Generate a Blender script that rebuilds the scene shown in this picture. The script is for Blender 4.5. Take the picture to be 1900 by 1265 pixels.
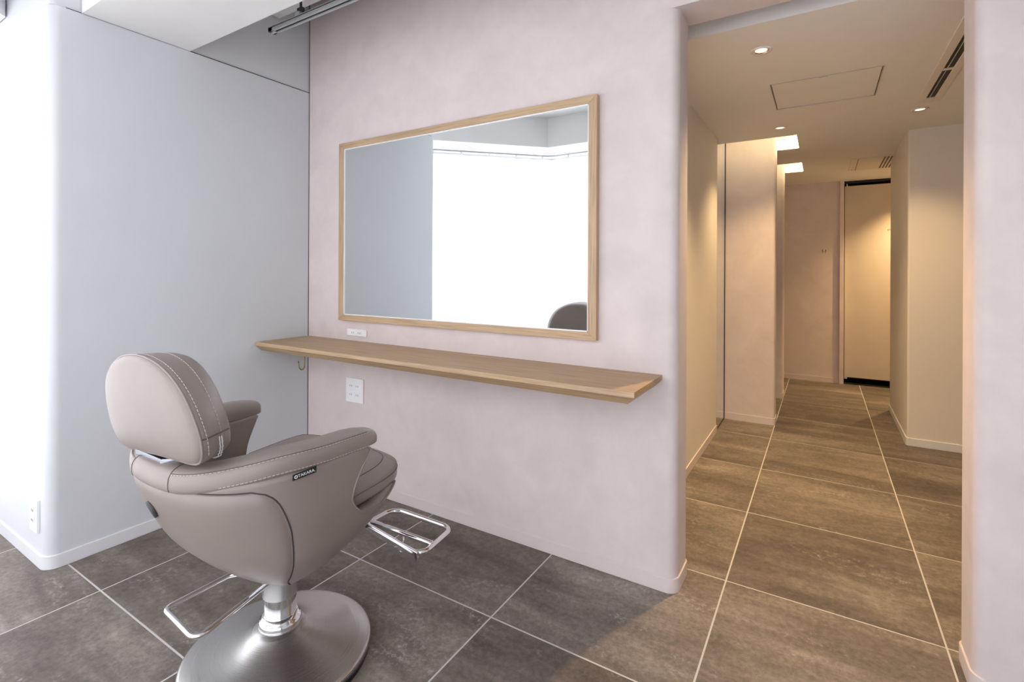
import bpy, bmesh, math, random
from math import sin, cos, pi, radians
from mathutils import Vector, Matrix
random.seed(7)
for o in list(bpy.data.objects): bpy.data.objects.remove(o, do_unlink=True)
S = bpy.context.scene
COL = S.collection

# ------------------------------------------------------------------ camera, world, light, exposure
W_PX, H_PX = 1900.0, 1265.0
F_PX, THETA, HORIZON, ROLL, CAM_Z = 928.0, 0.5551, 505.0, 0.0047, 1.0907
cam_d = bpy.data.cameras.new('camera'); cam = bpy.data.objects.new('camera', cam_d); COL.objects.link(cam)
cam_d.sensor_fit = 'HORIZONTAL'; cam_d.sensor_width = 36.0
cam_d.lens = 36.0 * F_PX / W_PX
cam_d.shift_y = -(H_PX / 2 - HORIZON) / W_PX
cam_d.clip_start = 0.02; cam_d.clip_end = 100
fw = Vector((-sin(THETA), cos(THETA), 0)); rt = Vector((cos(THETA), sin(THETA), 0)); up = Vector((0, 0, 1))
r2 = rt * cos(ROLL) + up * sin(ROLL); u2 = -rt * sin(ROLL) + up * cos(ROLL)
r2 = rt * cos(-ROLL) - up * sin(-ROLL); u2 = rt * sin(-ROLL) + up * cos(-ROLL)
M = Matrix((r2, u2, -fw)).transposed().to_4x4(); M.translation = Vector((0, 0, CAM_Z))
cam.matrix_world = M
S.camera = cam

vs = S.view_settings
vs.view_transform = 'Standard'; vs.look = 'None'; vs.gamma = 1.0; vs.use_curve_mapping = False
vs.exposure = 0.25

SKY = (0.93, 0.97, 1.06); SKY_STRENGTH = 4.0
wd = bpy.data.worlds.new('overcast_sky'); S.world = wd; wd.use_nodes = True
bg = wd.node_tree.nodes['Background']; bg.inputs[0].default_value = (*SKY, 1); bg.inputs[1].default_value = SKY_STRENGTH

def portal(name, loc, normal, sx, sy):
    d = bpy.data.lights.new(name, 'AREA'); d.shape = 'RECTANGLE'; d.size = sx; d.size_y = sy
    d.cycles.is_portal = True
    o = bpy.data.objects.new(name, d); COL.objects.link(o)
    z = -Vector(normal).normalized(); y = Vector((0, 0, 1)); x = y.cross(z)
    m = Matrix((x, y, z)).transposed().to_4x4(); m.translation = Vector(loc); o.matrix_world = m
    return o

WINDOW_END = 1.10      # unseen right end of the window behind the viewer, chosen for light balance
# bay window geometry: offset w outward from the bulkhead edge
def bay(w):
    A = (-1.95 - (w + .654) / .711, .65)
    C = (-1.95 - .418 * w, -.28 - w)
    D = (WINDOW_END, -.28 - w)
    return A, C, D
A, C, D = bay(.52)
portal('window_daylight_portal', ((A[0] + C[0]) / 2, (A[1] + C[1]) / 2, 1.08), (.711, .703, 0), 1.9, 2.1)
portal('window_daylight_portal', ((C[0] + D[0]) / 2, C[1], 1.08), (0, 1, 0), D[0] - C[0], 2.1)

WARM = (1.0, .67, .32)
DOWN_W = 68.0
COVE_STRENGTH = 9.0

# ------------------------------------------------------------------ materials
def lin(c): return tuple((v / 12.92 if v <= .04045 else ((v + .055) / 1.055) ** 2.4) for v in c)
def rgb(r, g, b): return lin((r / 255, g / 255, b / 255))
class NT:
    def __init__(s, name):
        s.m = bpy.data.materials.new(name); s.m.use_nodes = True
        s.t = s.m.node_tree; s.b = s.t.nodes['Principled BSDF']; s.out = s.t.nodes['Material Output']
    def n(s, typ, **kw):
        nd = s.t.nodes.new(typ)
        for k, v in kw.items():
            if k in nd.inputs: nd.inputs[k].default_value = v
            else: setattr(nd, k, v)
        return nd
    def l(s, a, b): s.t.links.new(a, b)
    def coord(s, kind='Object', scale=(1, 1, 1), rand=False, world=False):
        if world:
            src = s.n('ShaderNodeNewGeometry').outputs['Position']
        else: src = s.n('ShaderNodeTexCoord').outputs[kind]
        if rand:
            oi = s.n('ShaderNodeObjectInfo'); mu = s.n('ShaderNodeVectorMath', operation='MULTIPLY')
            mu.inputs[1].default_value = (37.3, 91.7, 53.1)
            cb = s.n('ShaderNodeCombineXYZ'); [s.l(oi.outputs['Random'], cb.inputs[i]) for i in range(3)]
            s.l(cb.outputs[0], mu.inputs[0]); ad = s.n('ShaderNodeVectorMath', operation='ADD')
            s.l(src, ad.inputs[0]); s.l(mu.outputs[0], ad.inputs[1]); src = ad.outputs[0]
        mp = s.n('ShaderNodeMapping'); mp.inputs['Scale'].default_value = scale
        s.l(src, mp.inputs['Vector']); return mp.outputs['Vector']
    def noise(s, vec, scale, detail=4, rough=.55, dist=0):
        nd = s.n('ShaderNodeTexNoise', Scale=scale, Detail=detail, Roughness=rough, Distortion=dist)
        s.l(vec, nd.inputs['Vector']); return nd.outputs['Fac']
    def ramp(s, fac, stops):
        nd = s.n('ShaderNodeValToRGB'); cr = nd.color_ramp
        while len(cr.elements) < len(stops): cr.elements.new(.5)
        for e, (p, c) in zip(cr.elements, stops): e.position = p; e.color = (*c, 1)
        s.l(fac, nd.inputs[0]); return nd.outputs[0]
    def mix(s, fac, a, b, mode='MIX'):
        nd = s.n('ShaderNodeMix', data_type='RGBA', blend_type=mode)
        for i, v in ((0, fac), (6, a), (7, b)):
            if hasattr(v, 'links') or isinstance(v, bpy.types.NodeSocket): s.l(v, nd.inputs[i])
            else: nd.inputs[i].default_value = v if i == 0 else (*v, 1)
        return nd.outputs[2]
    def bump(s, h, strength=.2, dist=.002):
        nd = s.n('ShaderNodeBump', Strength=strength, Distance=dist); s.l(h, nd.inputs['Height']); s.l(nd.outputs[0], s.b.inputs['Normal'])
    def set(s, color=None, rough=.5, metal=0, spec=.5, **kw):
        if color is not None:
            if isinstance(color, bpy.types.NodeSocket): s.l(color, s.b.inputs['Base Color'])
            else: s.b.inputs['Base Color'].default_value = (*color, 1)
        s.b.inputs['Roughness'].default_value = rough; s.b.inputs['Metallic'].default_value = metal
        s.b.inputs['Specular IOR Level'].default_value = spec
        for k, v in kw.items(): s.b.inputs[k].default_value = v
        return s.m
def plain(name, color, rough=.5, metal=0, spec=.5, bumpy=0, var=.03):
    k = NT(name); v = k.coord(world=False)
    n1 = k.noise(v, 6.0, 3)
    c = k.ramp(n1, [(.3, tuple(x * (1 - var) for x in color)), (.7, tuple(min(1, x * (1 + var)) for x in color))])
    if bumpy: k.bump(k.noise(v, 420, 2), bumpy, .0006)
    return k.set(c, rough, metal, spec)
MAT = {}
def plaster(name, base, var=.06):
    k = NT(name); v = k.coord(world=True)
    n1 = k.noise(v, 2.6, 6, .62, .8); n2 = k.noise(v, 9.0, 5, .6, .5); n3 = k.noise(v, 170, 3)
    lo = tuple(x * (1 - var) for x in base); hi = tuple(min(1, x * (1 + var * .8)) for x in base)
    c1 = k.ramp(n1, [(.32, lo), (.66, hi)])
    c2 = k.ramp(n2, [(.35, (.94, .94, .945)), (.65, (1.0, 1.0, 1.0))])
    c = k.mix(1.0, c1, c2, 'MULTIPLY')
    k.bump(n3, .12, .0008)
    return k.set(c, .75, 0, .25)
MAT['pink'] = plaster('pink_plaster', (.765, .675, .65))
MAT['base_pink'] = plain('pink_baseboard_vinyl', (.74, .655, .63), .5)
MAT['white'] = plain('pale_grey_wall_paint', (.69, .71, .735), .75, 0, .25, .06, .01)
MAT['base_white'] = plain('white_baseboard_vinyl', (.80, .81, .83), .45)
MAT['cream'] = plain('cream_wall_paint', (.80, .76, .71), .75, 0, .25, .05, .01)
MAT['ceil'] = plain('ceiling_paint', (.85, .845, .835), .85, 0, .2, .04, .01)
MAT['plastic'] = plain('white_switch_plastic', (.90, .90, .90), .3)
MAT['slot'] = plain('dark_slot', (.06, .06, .065), .5)
MAT['black'] = plain('black_void', (.006, .006, .007), .6)
MAT['chrome'] = plain('polished_chrome', (.86, .86, .87), .07, 1.0)
MAT['bracket'] = plain('dark_chrome', (.34, .36, .40), .22, 1.0)
MAT['alu'] = plain('silver_aluminium', (.55, .55, .56), .35, 1.0)
MAT['track'] = plain('grey_track_enamel', (.56, .57, .59), .45)
MAT['brass'] = plain('aged_brass', (.38, .29, .14), .3, 1.0)
MAT['rubber'] = plain('black_rubber', (.012, .012, .013), .5)
MAT['trimwood'] = plain('brown_trim', (.42, .33, .25), .6)
MAT['door'] = plain('beige_door_panel', (.62, .55, .47), .6, 0, .3, .05, .02)
MAT['thread'] = plain('pale_thread', (.55, .50, .47), .7)
MAT['seam'] = plain('dark_seam', (.05, .043, .04), .7)
MAT['seam_soft'] = plain('leather_seam', (.12, .098, .086), .6)
MAT['zip'] = plain('pale_zipper', (.62, .62, .63), .4)
MAT['ink'] = plain('grey_ink', (.16, .12, .08), .6)
MAT['whiteink'] = plain('white_ink', (.85, .85, .85), .6)
MAT['frame_white'] = plain('window_frame_white', (.75, .76, .78), .4)

k = NT('taupe_leather'); v = k.coord()
vor = k.n('ShaderNodeTexVoronoi', Scale=520.0); k.l(v, vor.inputs['Vector'])
n1 = k.noise(v, 5, 3)
c = k.ramp(n1, [(.3, (.265, .222, .198)), (.7, (.30, .253, .226))])
k.bump(vor.outputs['Distance'], .10, .0006)
MAT['leather'] = k.set(c, .37, 0, .5)

k = NT('brushed_steel'); tc = k.n('ShaderNodeTexCoord'); sx = k.n('ShaderNodeSeparateXYZ'); k.l(tc.outputs['Object'], sx.inputs[0])
ln = k.n('ShaderNodeVectorMath', operation='LENGTH'); k.l(tc.outputs['Object'], ln.inputs[0])
cb = k.n('ShaderNodeCombineXYZ'); k.l(ln.outputs['Value'], cb.inputs[0])
n1 = k.noise(cb.outputs[0], 2600, 2); rr = k.ramp(n1, [(.3, (.24, .24, .24)), (.7, (.30, .30, .30))])
k.l(rr, k.b.inputs['Roughness'])
MAT['steel'] = k.set((.56, .55, .54), .27, 1.0); k.l(rr, k.b.inputs['Roughness'])
k.b.inputs['Anisotropic'].default_value = .6
tg = k.n('ShaderNodeTangent', direction_type='RADIAL', axis='Z'); k.l(tg.outputs[0], k.b.inputs['Tangent'])

def wood(name, axis, base):
    k = NT(name)
    sc = {'x': (1.2, 26, 26), 'z': (26, 26, 1.2)}[axis]
    v = k.coord(scale=sc); v2 = k.coord(scale={'x': (6, 190, 190), 'z': (190, 190, 6)}[axis])
    n1 = k.noise(v, 1.6, 5, .6, 1.2); n2 = k.noise(v2, 1.0, 3, .6)
    c1 = k.ramp(n1, [(.3, tuple(x * .84 for x in base)), (.5, base), (.72, tuple(min(1, x * 1.13) for x in base))])
    c2 = k.ramp(n2, [(.36, (.80, .77, .73)), (.56, (1, 1, 1))])
    c = k.mix(1.0, c1, c2, 'MULTIPLY'); k.bump(n2, .15, .0006)
    return k.set(c, .42, 0, .4)
MAT['oak_x'] = wood('oak_along_length', 'x', (.56, .40, .245))
MAT['oak_z'] = wood('oak_upright', 'z', (.56, .40, .245))
MAT['oak_shelf'] = wood('oak_shelf_veneer', 'x', (.52, .35, .19))

k = NT('mirror_silver'); MAT['mirror'] = k.set((.86, .895, .895), .0, 1.0)

# concrete look porcelain tile
k = NT('concrete_tile')
v = k.coord(rand=True); vst = k.coord(rand=True, scale=(.55, 1.5, 1))
n1 = k.noise(vst, 2.6, 7, .65, .6); n2 = k.noise(v, 9, 6, .7, .3); n3 = k.noise(v, 60, 5, .75); n4 = k.noise(vst, 3.4, 8, .75, 1.5); n5 = k.noise(k.coord(rand=True, scale=(.45, 3.2, 1)), 1.9, 5, .6, .8)
c1 = k.ramp(n1, [(.30, (.125, .104, .090)), (.5, (.20, .172, .150)), (.70, (.30, .265, .235))])
c2 = k.ramp(n2, [(.3, (.78, .77, .76)), (.7, (1.12, 1.12, 1.12))])
c = k.mix(1.0, c1, c2, 'MULTIPLY')
c = k.mix(.75, c, k.mix(1.0, c, k.ramp(n5, [(.34, (.62, .60, .58)), (.66, (1.36, 1.34, 1.30))]), 'MULTIPLY'))
c3 = k.ramp(n3, [(.36, (.60, .60, .60)), (.62, (1.18, 1.18, 1.18))])
c = k.mix(.7, c, k.mix(1.0, c, c3, 'MULTIPLY'))
fl_ = k.ramp(n4, [(.55, (0, 0, 0)), (.72, (1, 1, 1))]); sp = k.ramp(n3, [(.50, (0, 0, 0)), (.62, (1, 1, 1))])
f2 = k.mix(1.0, fl_, sp, 'MULTIPLY')
c = k.mix(f2, c, (.46, .43, .41))
oi = k.n('ShaderNodeObjectInfo'); tone = k.ramp(oi.outputs['Random'], [(0, (.90, .90, .90)), (1, (1.08, 1.07, 1.06))])
c = k.mix(1.0, c, tone, 'MULTIPLY')
k.bump(n3, .08, .001)
MAT['tile'] = k.set(c, .52, 0, .4)
MAT['grout'] = plain('pale_grout', (.62, .60, .57), .8)

# sheer curtain: woven cloth, part see-through, part light-diffusing
k = NT('sheer_curtain_cloth')
k.t.nodes.remove(k.b)
tr = k.n('ShaderNodeBsdfTransparent'); tl = k.n('ShaderNodeBsdfTranslucent'); df = k.n('ShaderNodeBsdfDiffuse')
tl.inputs[0].default_value = (.98, .955, .94, 1); df.inputs[0].default_value = (.85, .84, .83, 1); tr.inputs[0].default_value = (1, .98, .97, 1)
m1 = k.n('ShaderNodeMixShader'); m1.inputs[0].default_value = .30; k.l(tl.outputs[0], m1.inputs[1]); k.l(df.outputs[0], m1.inputs[2])
m2 = k.n('ShaderNodeMixShader'); m2.inputs[0].default_value = .16; k.l(m1.outputs[0], m2.inputs[1]); k.l(tr.outputs[0], m2.inputs[2])
k.l(m2.outputs[0], k.out.inputs[0]); MAT['curtain'] = k.m
k = NT('window_glass'); k.t.nodes.remove(k.b)
tr = k.n('ShaderNodeBsdfTransparent'); gl = k.n('ShaderNodeBsdfGlossy'); gl.inputs['Roughness'].default_value = .02
m1 = k.n('ShaderNodeMixShader'); m1.inputs[0].default_value = .06; k.l(tr.outputs[0], m1.inputs[1]); k.l(gl.outputs[0], m1.inputs[2])
k.l(m1.outputs[0], k.out.inputs[0]); MAT['glass'] = k.m
def emit(name, color, strength):
    k = NT(name); k.b.inputs['Emission Color'].default_value = (*color, 1); k.b.inputs['Emission Strength'].default_value = strength
    return k.set((.8, .8, .8), .5)
MAT['led'] = emit('warm_led_strip', (1.0, .77, .42), COVE_STRENGTH)
MAT['lamp'] = emit('warm_lamp_lens', (1.0, .80, .55), 1.6)
MAT['reflector'] = plain('lamp_reflector', (.85, .8, .72), .2, 1.0)

# ------------------------------------------------------------------ mesh helpers
def link(name, me, mat, parent=None, smooth=False):
    o = bpy.data.objects.new(name, me); COL.objects.link(o)
    if mat is not None and not me.materials: me.materials.append(MAT[mat])
    if smooth:
        for p_ in me.polygons: p_.use_smooth = True
    if parent is not None:
        o.parent = parent; o.matrix_parent_inverse = Matrix.Translation(-parent.location)
    return o
def mesh(name, verts, faces, mat, parent=None, smooth=False):
    me = bpy.data.meshes.new(name); me.from_pydata([tuple(v) for v in verts], [], faces); me.update()
    bm = bmesh.new(); bm.from_mesh(me); bmesh.ops.recalc_face_normals(bm, faces=bm.faces); bm.to_mesh(me); bm.free()
    return link(name, me, mat, parent, smooth)
class Geo:
    def __init__(s): s.v = []; s.f = []
    def add(s, v, f):
        k = len(s.v); s.v += [tuple(x) for x in v]; s.f += [tuple(i + k for i in q) for q in f]; return s
    def box(s, x0, x1, y0, y1, z0, z1):
        v = [(x, y, z) for z in (z0, z1) for y in (y0, y1) for x in (x0, x1)]
        return s.add(v, [(0, 2, 3, 1), (4, 5, 7, 6), (0, 1, 5, 4), (2, 6, 7, 3), (0, 4, 6, 2), (1, 3, 7, 5)])
    def prism(s, poly, z0, z1):
        n = len(poly); v = [(x, y, z0) for x, y in poly] + [(x, y, z1) for x, y in poly]
        f = [tuple(reversed(range(n))), tuple(range(n, 2 * n))] + [(i, (i + 1) % n, n + (i + 1) % n, n + i) for i in range(n)]
        return s.add(v, f)
    def rings(s, R, closed_ring=True, cap0=True, cap1=True, loop=False):
        n = len(R[0]); v = [p for r in R for p in r]; f = []
        m = len(R)
        for i in range(m - (0 if loop else 1)):
            a = i * n; b = ((i + 1) % m) * n
            for j in range(n if closed_ring else n - 1):
                j2 = (j + 1) % n; f.append((a + j, a + j2, b + j2, b + j))
        if cap0 and not loop: f.append(tuple(reversed(range(n))))
        if cap1 and not loop: f.append(tuple((m - 1) * n + j for j in range(n)))
        return s.add(v, f)
    def tube(s, pts, r, n=10, closed=False):
        P = [Vector(p) for p in pts]; m = len(P); R = []; prev = None
        for i in range(m):
            if closed: t = P[(i + 1) % m] - P[i - 1]
            else: t = P[min(i + 1, m - 1)] - P[max(i - 1, 0)]
            t.normalize()
            if prev is None:
                a = Vector((0, 0, 1)) if abs(t.z) < .9 else Vector((1, 0, 0)); prev = (a - t * a.dot(t)).normalized()
            else: prev = (prev - t * prev.dot(t)).normalized()
            b = t.cross(prev); rr = r[i] if isinstance(r, (list, tuple)) else r
            R.append([P[i] + (prev * cos(2 * pi * j / n) + b * sin(2 * pi * j / n)) * rr for j in range(n)])
        return s.rings(R, loop=closed)
    def lathe(s, prof, c=(0, 0, 0), n=48, cap=True):
        R = [[(c[0] + r * cos(2 * pi * j / n), c[1] + r * sin(2 * pi * j / n), c[2] + z) for j in range(n)] for r, z in prof]
        return s.rings(R, cap0=cap, cap1=cap)
    def ball(s, c, r, n=16):
        return s.lathe([(r * sin(pi * i / 10) + 1e-5, -r * cos(pi * i / 10)) for i in range(11)], c, n)
    def make(s, name, mat, parent=None, smooth=False, bevel=0, seg=2):
        o = mesh(name, s.v, s.f, mat, parent, smooth)
        if bevel:
            b = o.modifiers.new('bevel', 'BEVEL'); b.width = bevel; b.segments = seg; b.limit_method = 'ANGLE'; b.angle_limit = radians(40)
        return o
def smooth_angle(o, ang=40):
    for p_ in o.data.polygons: p_.use_smooth = True
    bm = bmesh.new(); bm.from_mesh(o.data)
    for e in bm.edges:
        if len(e.link_faces) == 2 and e.calc_face_angle(0) > radians(ang): e.smooth = False
    bm.to_mesh(o.data); bm.free(); return o
def fillet(pts, radii, seg=8):
    """rounded polyline / polygon in any dimension (closed)"""
    out = []; n = len(pts)
    for i in range(n):
        p = Vector(pts[i]); a = Vector(pts[i - 1]); b = Vector(pts[(i + 1) % n]); r = radii[i]
        if r <= 0: out.append(tuple(p)); continue
        d1 = (a - p).normalized(); d2 = (b - p).normalized(); ang = d1.angle(d2); t = r / math.tan(ang / 2)
        p1 = p + d1 * t; p2 = p + d2 * t; c = p + (d1 + d2).normalized() * (r / sin(ang / 2))
        v1 = p1 - c; v2 = p2 - c; tot = v1.angle(v2)
        for k_ in range(seg + 1):
            q = k_ / seg; out.append(tuple(c + (v1 * sin((1 - q) * tot) + v2 * sin(q * tot)) / sin(tot)))
    return out
def fillet_open(pts, r, seg=8):
    res = [tuple(pts[0])]
    for i in range(1, len(pts) - 1):
        res += fillet([pts[i - 1], pts[i], pts[i + 1]], [0, r, 0], seg)[1:-1]
    return res + [tuple(pts[-1])]
def rrect(x0, x1, y0, y1, rad=(0, 0, 0, 0), out=0):
    """corners in order (x0,y0),(x1,y0),(x1,y1),(x0,y1)"""
    p = [(x0 - out, y0 - out), (x1 + out, y0 - out), (x1 + out, y1 + out), (x0 - out, y1 + out)]
    return [tuple(q[:2]) for q in fillet([(a, b, 0) for a, b in p], [r + out if r else 0 for r in rad])]
def structure(o): o['kind'] = 'structure'; return o
def thing(name, label, cat, loc=(0, 0, 0), group=None):
    o = bpy.data.objects.new(name, None); COL.objects.link(o); o.location = loc; o.empty_display_size = .05
    o['label'] = label; o['category'] = cat
    if group: o['group'] = group
    return o
def tag(o, label, cat, group=None):
    o['label'] = label; o['category'] = cat
    if group: o['group'] = group
    return o

# ------------------------------------------------------------------ dimensions (metres)
YW = 1.732          # front face of the pink wall
YB = 1.89           # its back face
XL = -2.378         # grey left wall
XR = 1.70           # right end of room
OPL, OPR = -.416, .338
HEAD = 1.993        # top of opening
ZC = 2.01           # corridor ceiling
YL = .65            # white wall around the corner
JOINT = 2.06

# ------------------------------------------------------------------ floor: grout bed + single tiles
fo = structure(Geo().box(-3.7, 1.9, -1.1, 6.3, -.06, -.0007).make('floor', 'grout'))
GX, GY, T = -.2863, 1.9124, .60
tile_me = None
for j in range(-5, 8):
    for i in range(-6, 4):
        x0, y0 = GX + i * T, GY + j * T
        if y0 + T < -1.0 or y0 > 6.2: continue
        if y0 > 1.95 and x0 + T < -.75: continue
        if tile_me is None:
            g = .0025; w = T / 2 - g
            t_ = Geo(); t_.rings([[(-w, -w, -.004), (w, -w, -.004), (w, w, -.004), (-w, w, -.004)],
                                  [(-w, -w, -.0008), (w, -w, -.0008), (w, w, -.0008), (-w, w, -.0008)],
                                  [(-w + .001, -w + .001, 0), (w - .001, -w + .001, 0), (w - .001, w - .001, 0), (-w + .001, w - .001, 0)]], cap0=False)
            o = t_.make('tile', 'tile', fo); tile_me = o.data
        else:
            o = bpy.data.objects.new('tile', tile_me); COL.objects.link(o); o.parent = fo
        o.location = (x0 + T / 2, y0 + T / 2, 0)

# ------------------------------------------------------------------ walls of the styling bay
def wall(name, poly, z0, z1, mat): return structure(smooth_angle(Geo().prism(poly, z0, z1).make(name, mat)))
RC = .035
pinkL = dict(x0=-2.9, x1=OPL, y0=YW, y1=YB, rad=(0, RC, RC * .6, 0))
pinkR = dict(x0=OPR, x1=XR + .1, y0=YW, y1=YB, rad=(RC, 0, 0, RC * .6))
g = Geo().prism(rrect(**pinkL), 0, HEAD).prism(rrect(**pinkR), 0, HEAD)
g.box(-2.9, XR + .1, YW, YB, HEAD, 2.75)
structure(smooth_angle(g.make('wall_back', 'pink')))
structure(smooth_angle(Geo().prism(rrect(**pinkL, out=.005), 0, .05).make('baseboard_back_left', 'base_pink', bevel=.0015)))
structure(smooth_angle(Geo().prism(rrect(**pinkR, out=.005), 0, .05).make('baseboard_back_right', 'base_pink', bevel=.0015)))

leftp = dict(x0=-3.75, x1=XL, y0=YL, y1=1.74, rad=(0, .04, 0, 0))
g = Geo().prism(rrect(**leftp), 0, JOINT).prism(rrect(x0=-3.75, x1=XL - .005, y0=YL + .005, y1=1.74, rad=(0, .02, 0, 0)), JOINT, 2.75)
lw = structure(smooth_angle(g.make('wall_left', 'white', bevel=.002)))
structure(smooth_angle(Geo().prism(rrect(**leftp, out=.006), 0, .05).make('baseboard_left', 'base_white', bevel=.002)))
structure(Geo().box(XL - .004, XL + .0006, .70, .745, JOINT - .0005, JOINT + .0015).box(XL - .004, XL + .0006, 1.128, YW, JOINT - .0005, JOINT + .0025).make('joint_shadow_strip', 'seam'))   # dark strip painted as the shadow line above the lower wall lining
structure(Geo().box(XL, XL + .002, YW - .003, YW + .002, 0, 2.6).make('corner_shadow_strip', 'seam'))     # dark-coloured strip standing in for the shadow joint in the corner
structure(Geo().box(XR, XR + .12, -1.0, YW, 0, 2.75).make('wall_right', 'white'))
structure(Geo().box(WINDOW_END + .03, XR, -.80, -.62, 0, 2.2).make('wall_front', 'white'))

# soffit beam, ceilings
structure(Geo().box(XL, XR, .745, 1.128, JOINT, 2.75).make('ceiling_soffit', 'ceil', bevel=.002))
structure(Geo().box(-3.75, XR, -1.0, .745, 2.375, 2.75).make('ceiling_front', 'ceil'))
g = Geo().box(XL, XR, 1.128, 1.552, 2.39, 2.75).box(XL, XR, 1.552, YW, 2.62, 2.75)
structure(g.make('ceiling_recess', 'ceil'))
A0, C0, D0 = bay(0); A1, C1, D1 = bay(.62)
D0 = (XR, D0[1]); D1 = (XR, D1[1])
structure(Geo().prism([A0, C0, D0, D1, C1, A1], 2.134, 2.38).make('ceiling_bulkhead', 'ceil'))

# windows: floor to ceiling frames with panes
def window(name, p, q, cuts, depth=.05):
    P = Vector((*p, 0)); Q = Vector((*q, 0)); d = (Q - P); L = d.length; d.normalize(); n_ = Vector((-d.y, d.x, 0))
    root = None
    def bar(s0, s1, z0, z1, nm, parent, mat='frame_white', dep=depth):
        v = []
        for z in (z0, z1):
            for s, t in ((s0, -dep / 2), (s1, -dep / 2), (s1, dep / 2), (s0, dep / 2)):
                v.append(P + d * s + n_ * t + Vector((0, 0, z)))
        return mesh(nm, v, [(0, 3, 2, 1), (4, 5, 6, 7), (0, 1, 5, 4), (1, 2, 6, 5), (2, 3, 7, 6), (3, 0, 4, 7)], mat, parent)
    root = bar(0, L, 0, .06, name, None); structure(root)
    bar(0, L, 2.07, 2.134, 'head_frame', root); bar(0, L, .79, .85, 'transom', root)
    xs = [0] + cuts + [L]
    for s in xs: bar(max(0, s - .035), min(L, s + .035), .06, 2.07, 'mullion', root)
    for a, b in zip(xs[:-1], xs[1:]):
        bar(a + .035, b - .035, .06, .79, 'pane', root, 'glass', .006); bar(a + .035, b - .035, .85, 2.07, 'pane', root, 'glass', .006)
A, C, D = bay(.44)
Ld = math.dist(A, C); Lb = math.dist(C, D)
window('window_1', A, C, [Ld * .5]); window('window_2', C, D, [1.0, 2.0])

# curtain rail and sheer curtains, following the bay
def bay_path(w, step=.012, r=.16):
    A, C, D = bay(w)
    pts = [Vector((a, b, 0)) for a, b in ((A[0] + .02, A[1] - .03), C, (D[0] - .02, D[1]))]
    ctrl = [Vector(p) for p in fillet_open([tuple(p) for p in pts], r, 10)]
    out = []; carry = 0
    for a, b in zip(ctrl[:-1], ctrl[1:]):
        L = (b - a).length; s = carry
        while s < L: out.append((a + (b - a) * (s / L), (b - a).normalized())); s += step
        carry = s - L
    return out
bp = bay_path(.24)
rail = thing('curtain_rail', 'thin pale rail bent round the bay above the sheer curtains, seen in the framed mirror', 'curtain rail', (-1.95, -.5, 2.12))
Geo().tube([(p.x, p.y, 2.118) for p, t in bp[::6]], .008, 8).make('rail', 'alu', rail, True)
rn = None
for p, t in bp[8::20]:
    if rn is None:
        rn = Geo().box(-.006, .006, -.004, .004, -.018, 0).make('runner', 'frame_white', rail); o = rn
        rn.parent = None; rn.parent = rail
        rn.matrix_parent_inverse = Matrix.Translation(-rail.location)
    else:
        o = bpy.data.objects.new('runner', rn.data); COL.objects.link(o); o.parent = rail; o.matrix_parent_inverse = Matrix.Translation(-rail.location)
    o.location = (p.x, p.y, 2.112)
def curtain(seg, label):
    R = []
    for zi, z in enumerate((.02, .5, 1.1, 1.7, 2.02, 2.085)):
        row = []
        for i, (p, t) in enumerate(seg):
            n_ = Vector((-t.y, t.x, 0)); a = .016 * (1 - .35 * zi / 5)
            q = i * .012
            off = a * sin(2 * pi * q / .15) + .5 * a * sin(2 * pi * q / .083 + 1 + .3 * z)
            row.append(p + n_ * off + Vector((0, 0, z)))
        R.append(row)
    g = Geo(); g.rings(R, closed_ring=False, cap0=False, cap1=False)
    o = g.make('sheer_curtain', 'curtain', None, True)
    return tag(o, label, 'curtain')
split = int(len(bp) * .46)
curtain(bp[:split], 'white sheer curtain on the slanted side of the bay, filling most of the mirror reflection')
curtain(bp[split + 1:], 'white sheer curtain on the straight window behind the viewer, right part of the mirror reflection')

# ------------------------------------------------------------------ corridor
structure(Geo().box(-.85, -.615, YB - .002, 3.66, 0, ZC + .1).make('wall_corridor_left', 'cream'))
structure(Geo().box(-.64, -.609, YB, 3.664, 0, .05).make('baseboard_corridor_left', 'base_pink', bevel=.002))
structure(Geo().box(-.95, -.80, 3.66, 6.3, 0, 2.3).make('wall_corridor_station', 'pink'))
m = thing('wall_mirror', 'tall frameless mirror strip on the corridor wall beside the first plaster pillar', 'mirror', (-.64, 3.85, 0))
Geo().box(-.80, -.627, 3.667, 4.037, .003, 2.16).make('backing', 'slot', m)
Geo().box(-.627, -.622, 3.668, 4.034, .006, 2.16).make('mirror_glass', 'mirror', m)
Geo().box(-.628, -.6185, 4.0335, 4.0385, .003, 2.16).box(-.628, -.6185, 3.667, 4.034, .002, .007).make('edge_strip', 'slot', m)
def pillar(n, y0, y1, x1):
    rad = (0, .018, .018, 0)
    structure(smooth_angle(Geo().prism(rrect(-.85, x1, y0, y1, rad), 0, 2.195).make('wall_pillar_' + n, 'pink')))
    structure(smooth_angle(Geo().prism(rrect(-.615, x1, y0, y1, rad, .004), 0, .05).make('baseboard_pillar_' + n, 'base_pink', bevel=.001)))
pillar('near', 4.04, 4.20, -.287); pillar('far', 4.94, 5.12, -.288)
structure(Geo().box(-.9, .148, 5.95, 6.08, 0, 2.2).make('wall_corridor_end', 'pink'))
structure(Geo().box(-.8, .146, 5.946, 5.96, 0, .05).make('baseboard_corridor_end', 'base_pink', bevel=.001))
structure(Geo().box(.146, .183, 5.925, 6.08, 0, 2.2).make('trim_2', 'pink', bevel=.003))
structure(Geo().box(-1, 1.75, 6.25, 6.3, 0, 2.4).make('dark_void_panel', 'black'))  # black sheet standing in for the dark void behind the door
structure(Geo().box(.183, 1.25, 5.955, 6.25, .0, .008).make('trim_3', 'black'))          # dark threshold
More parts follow.
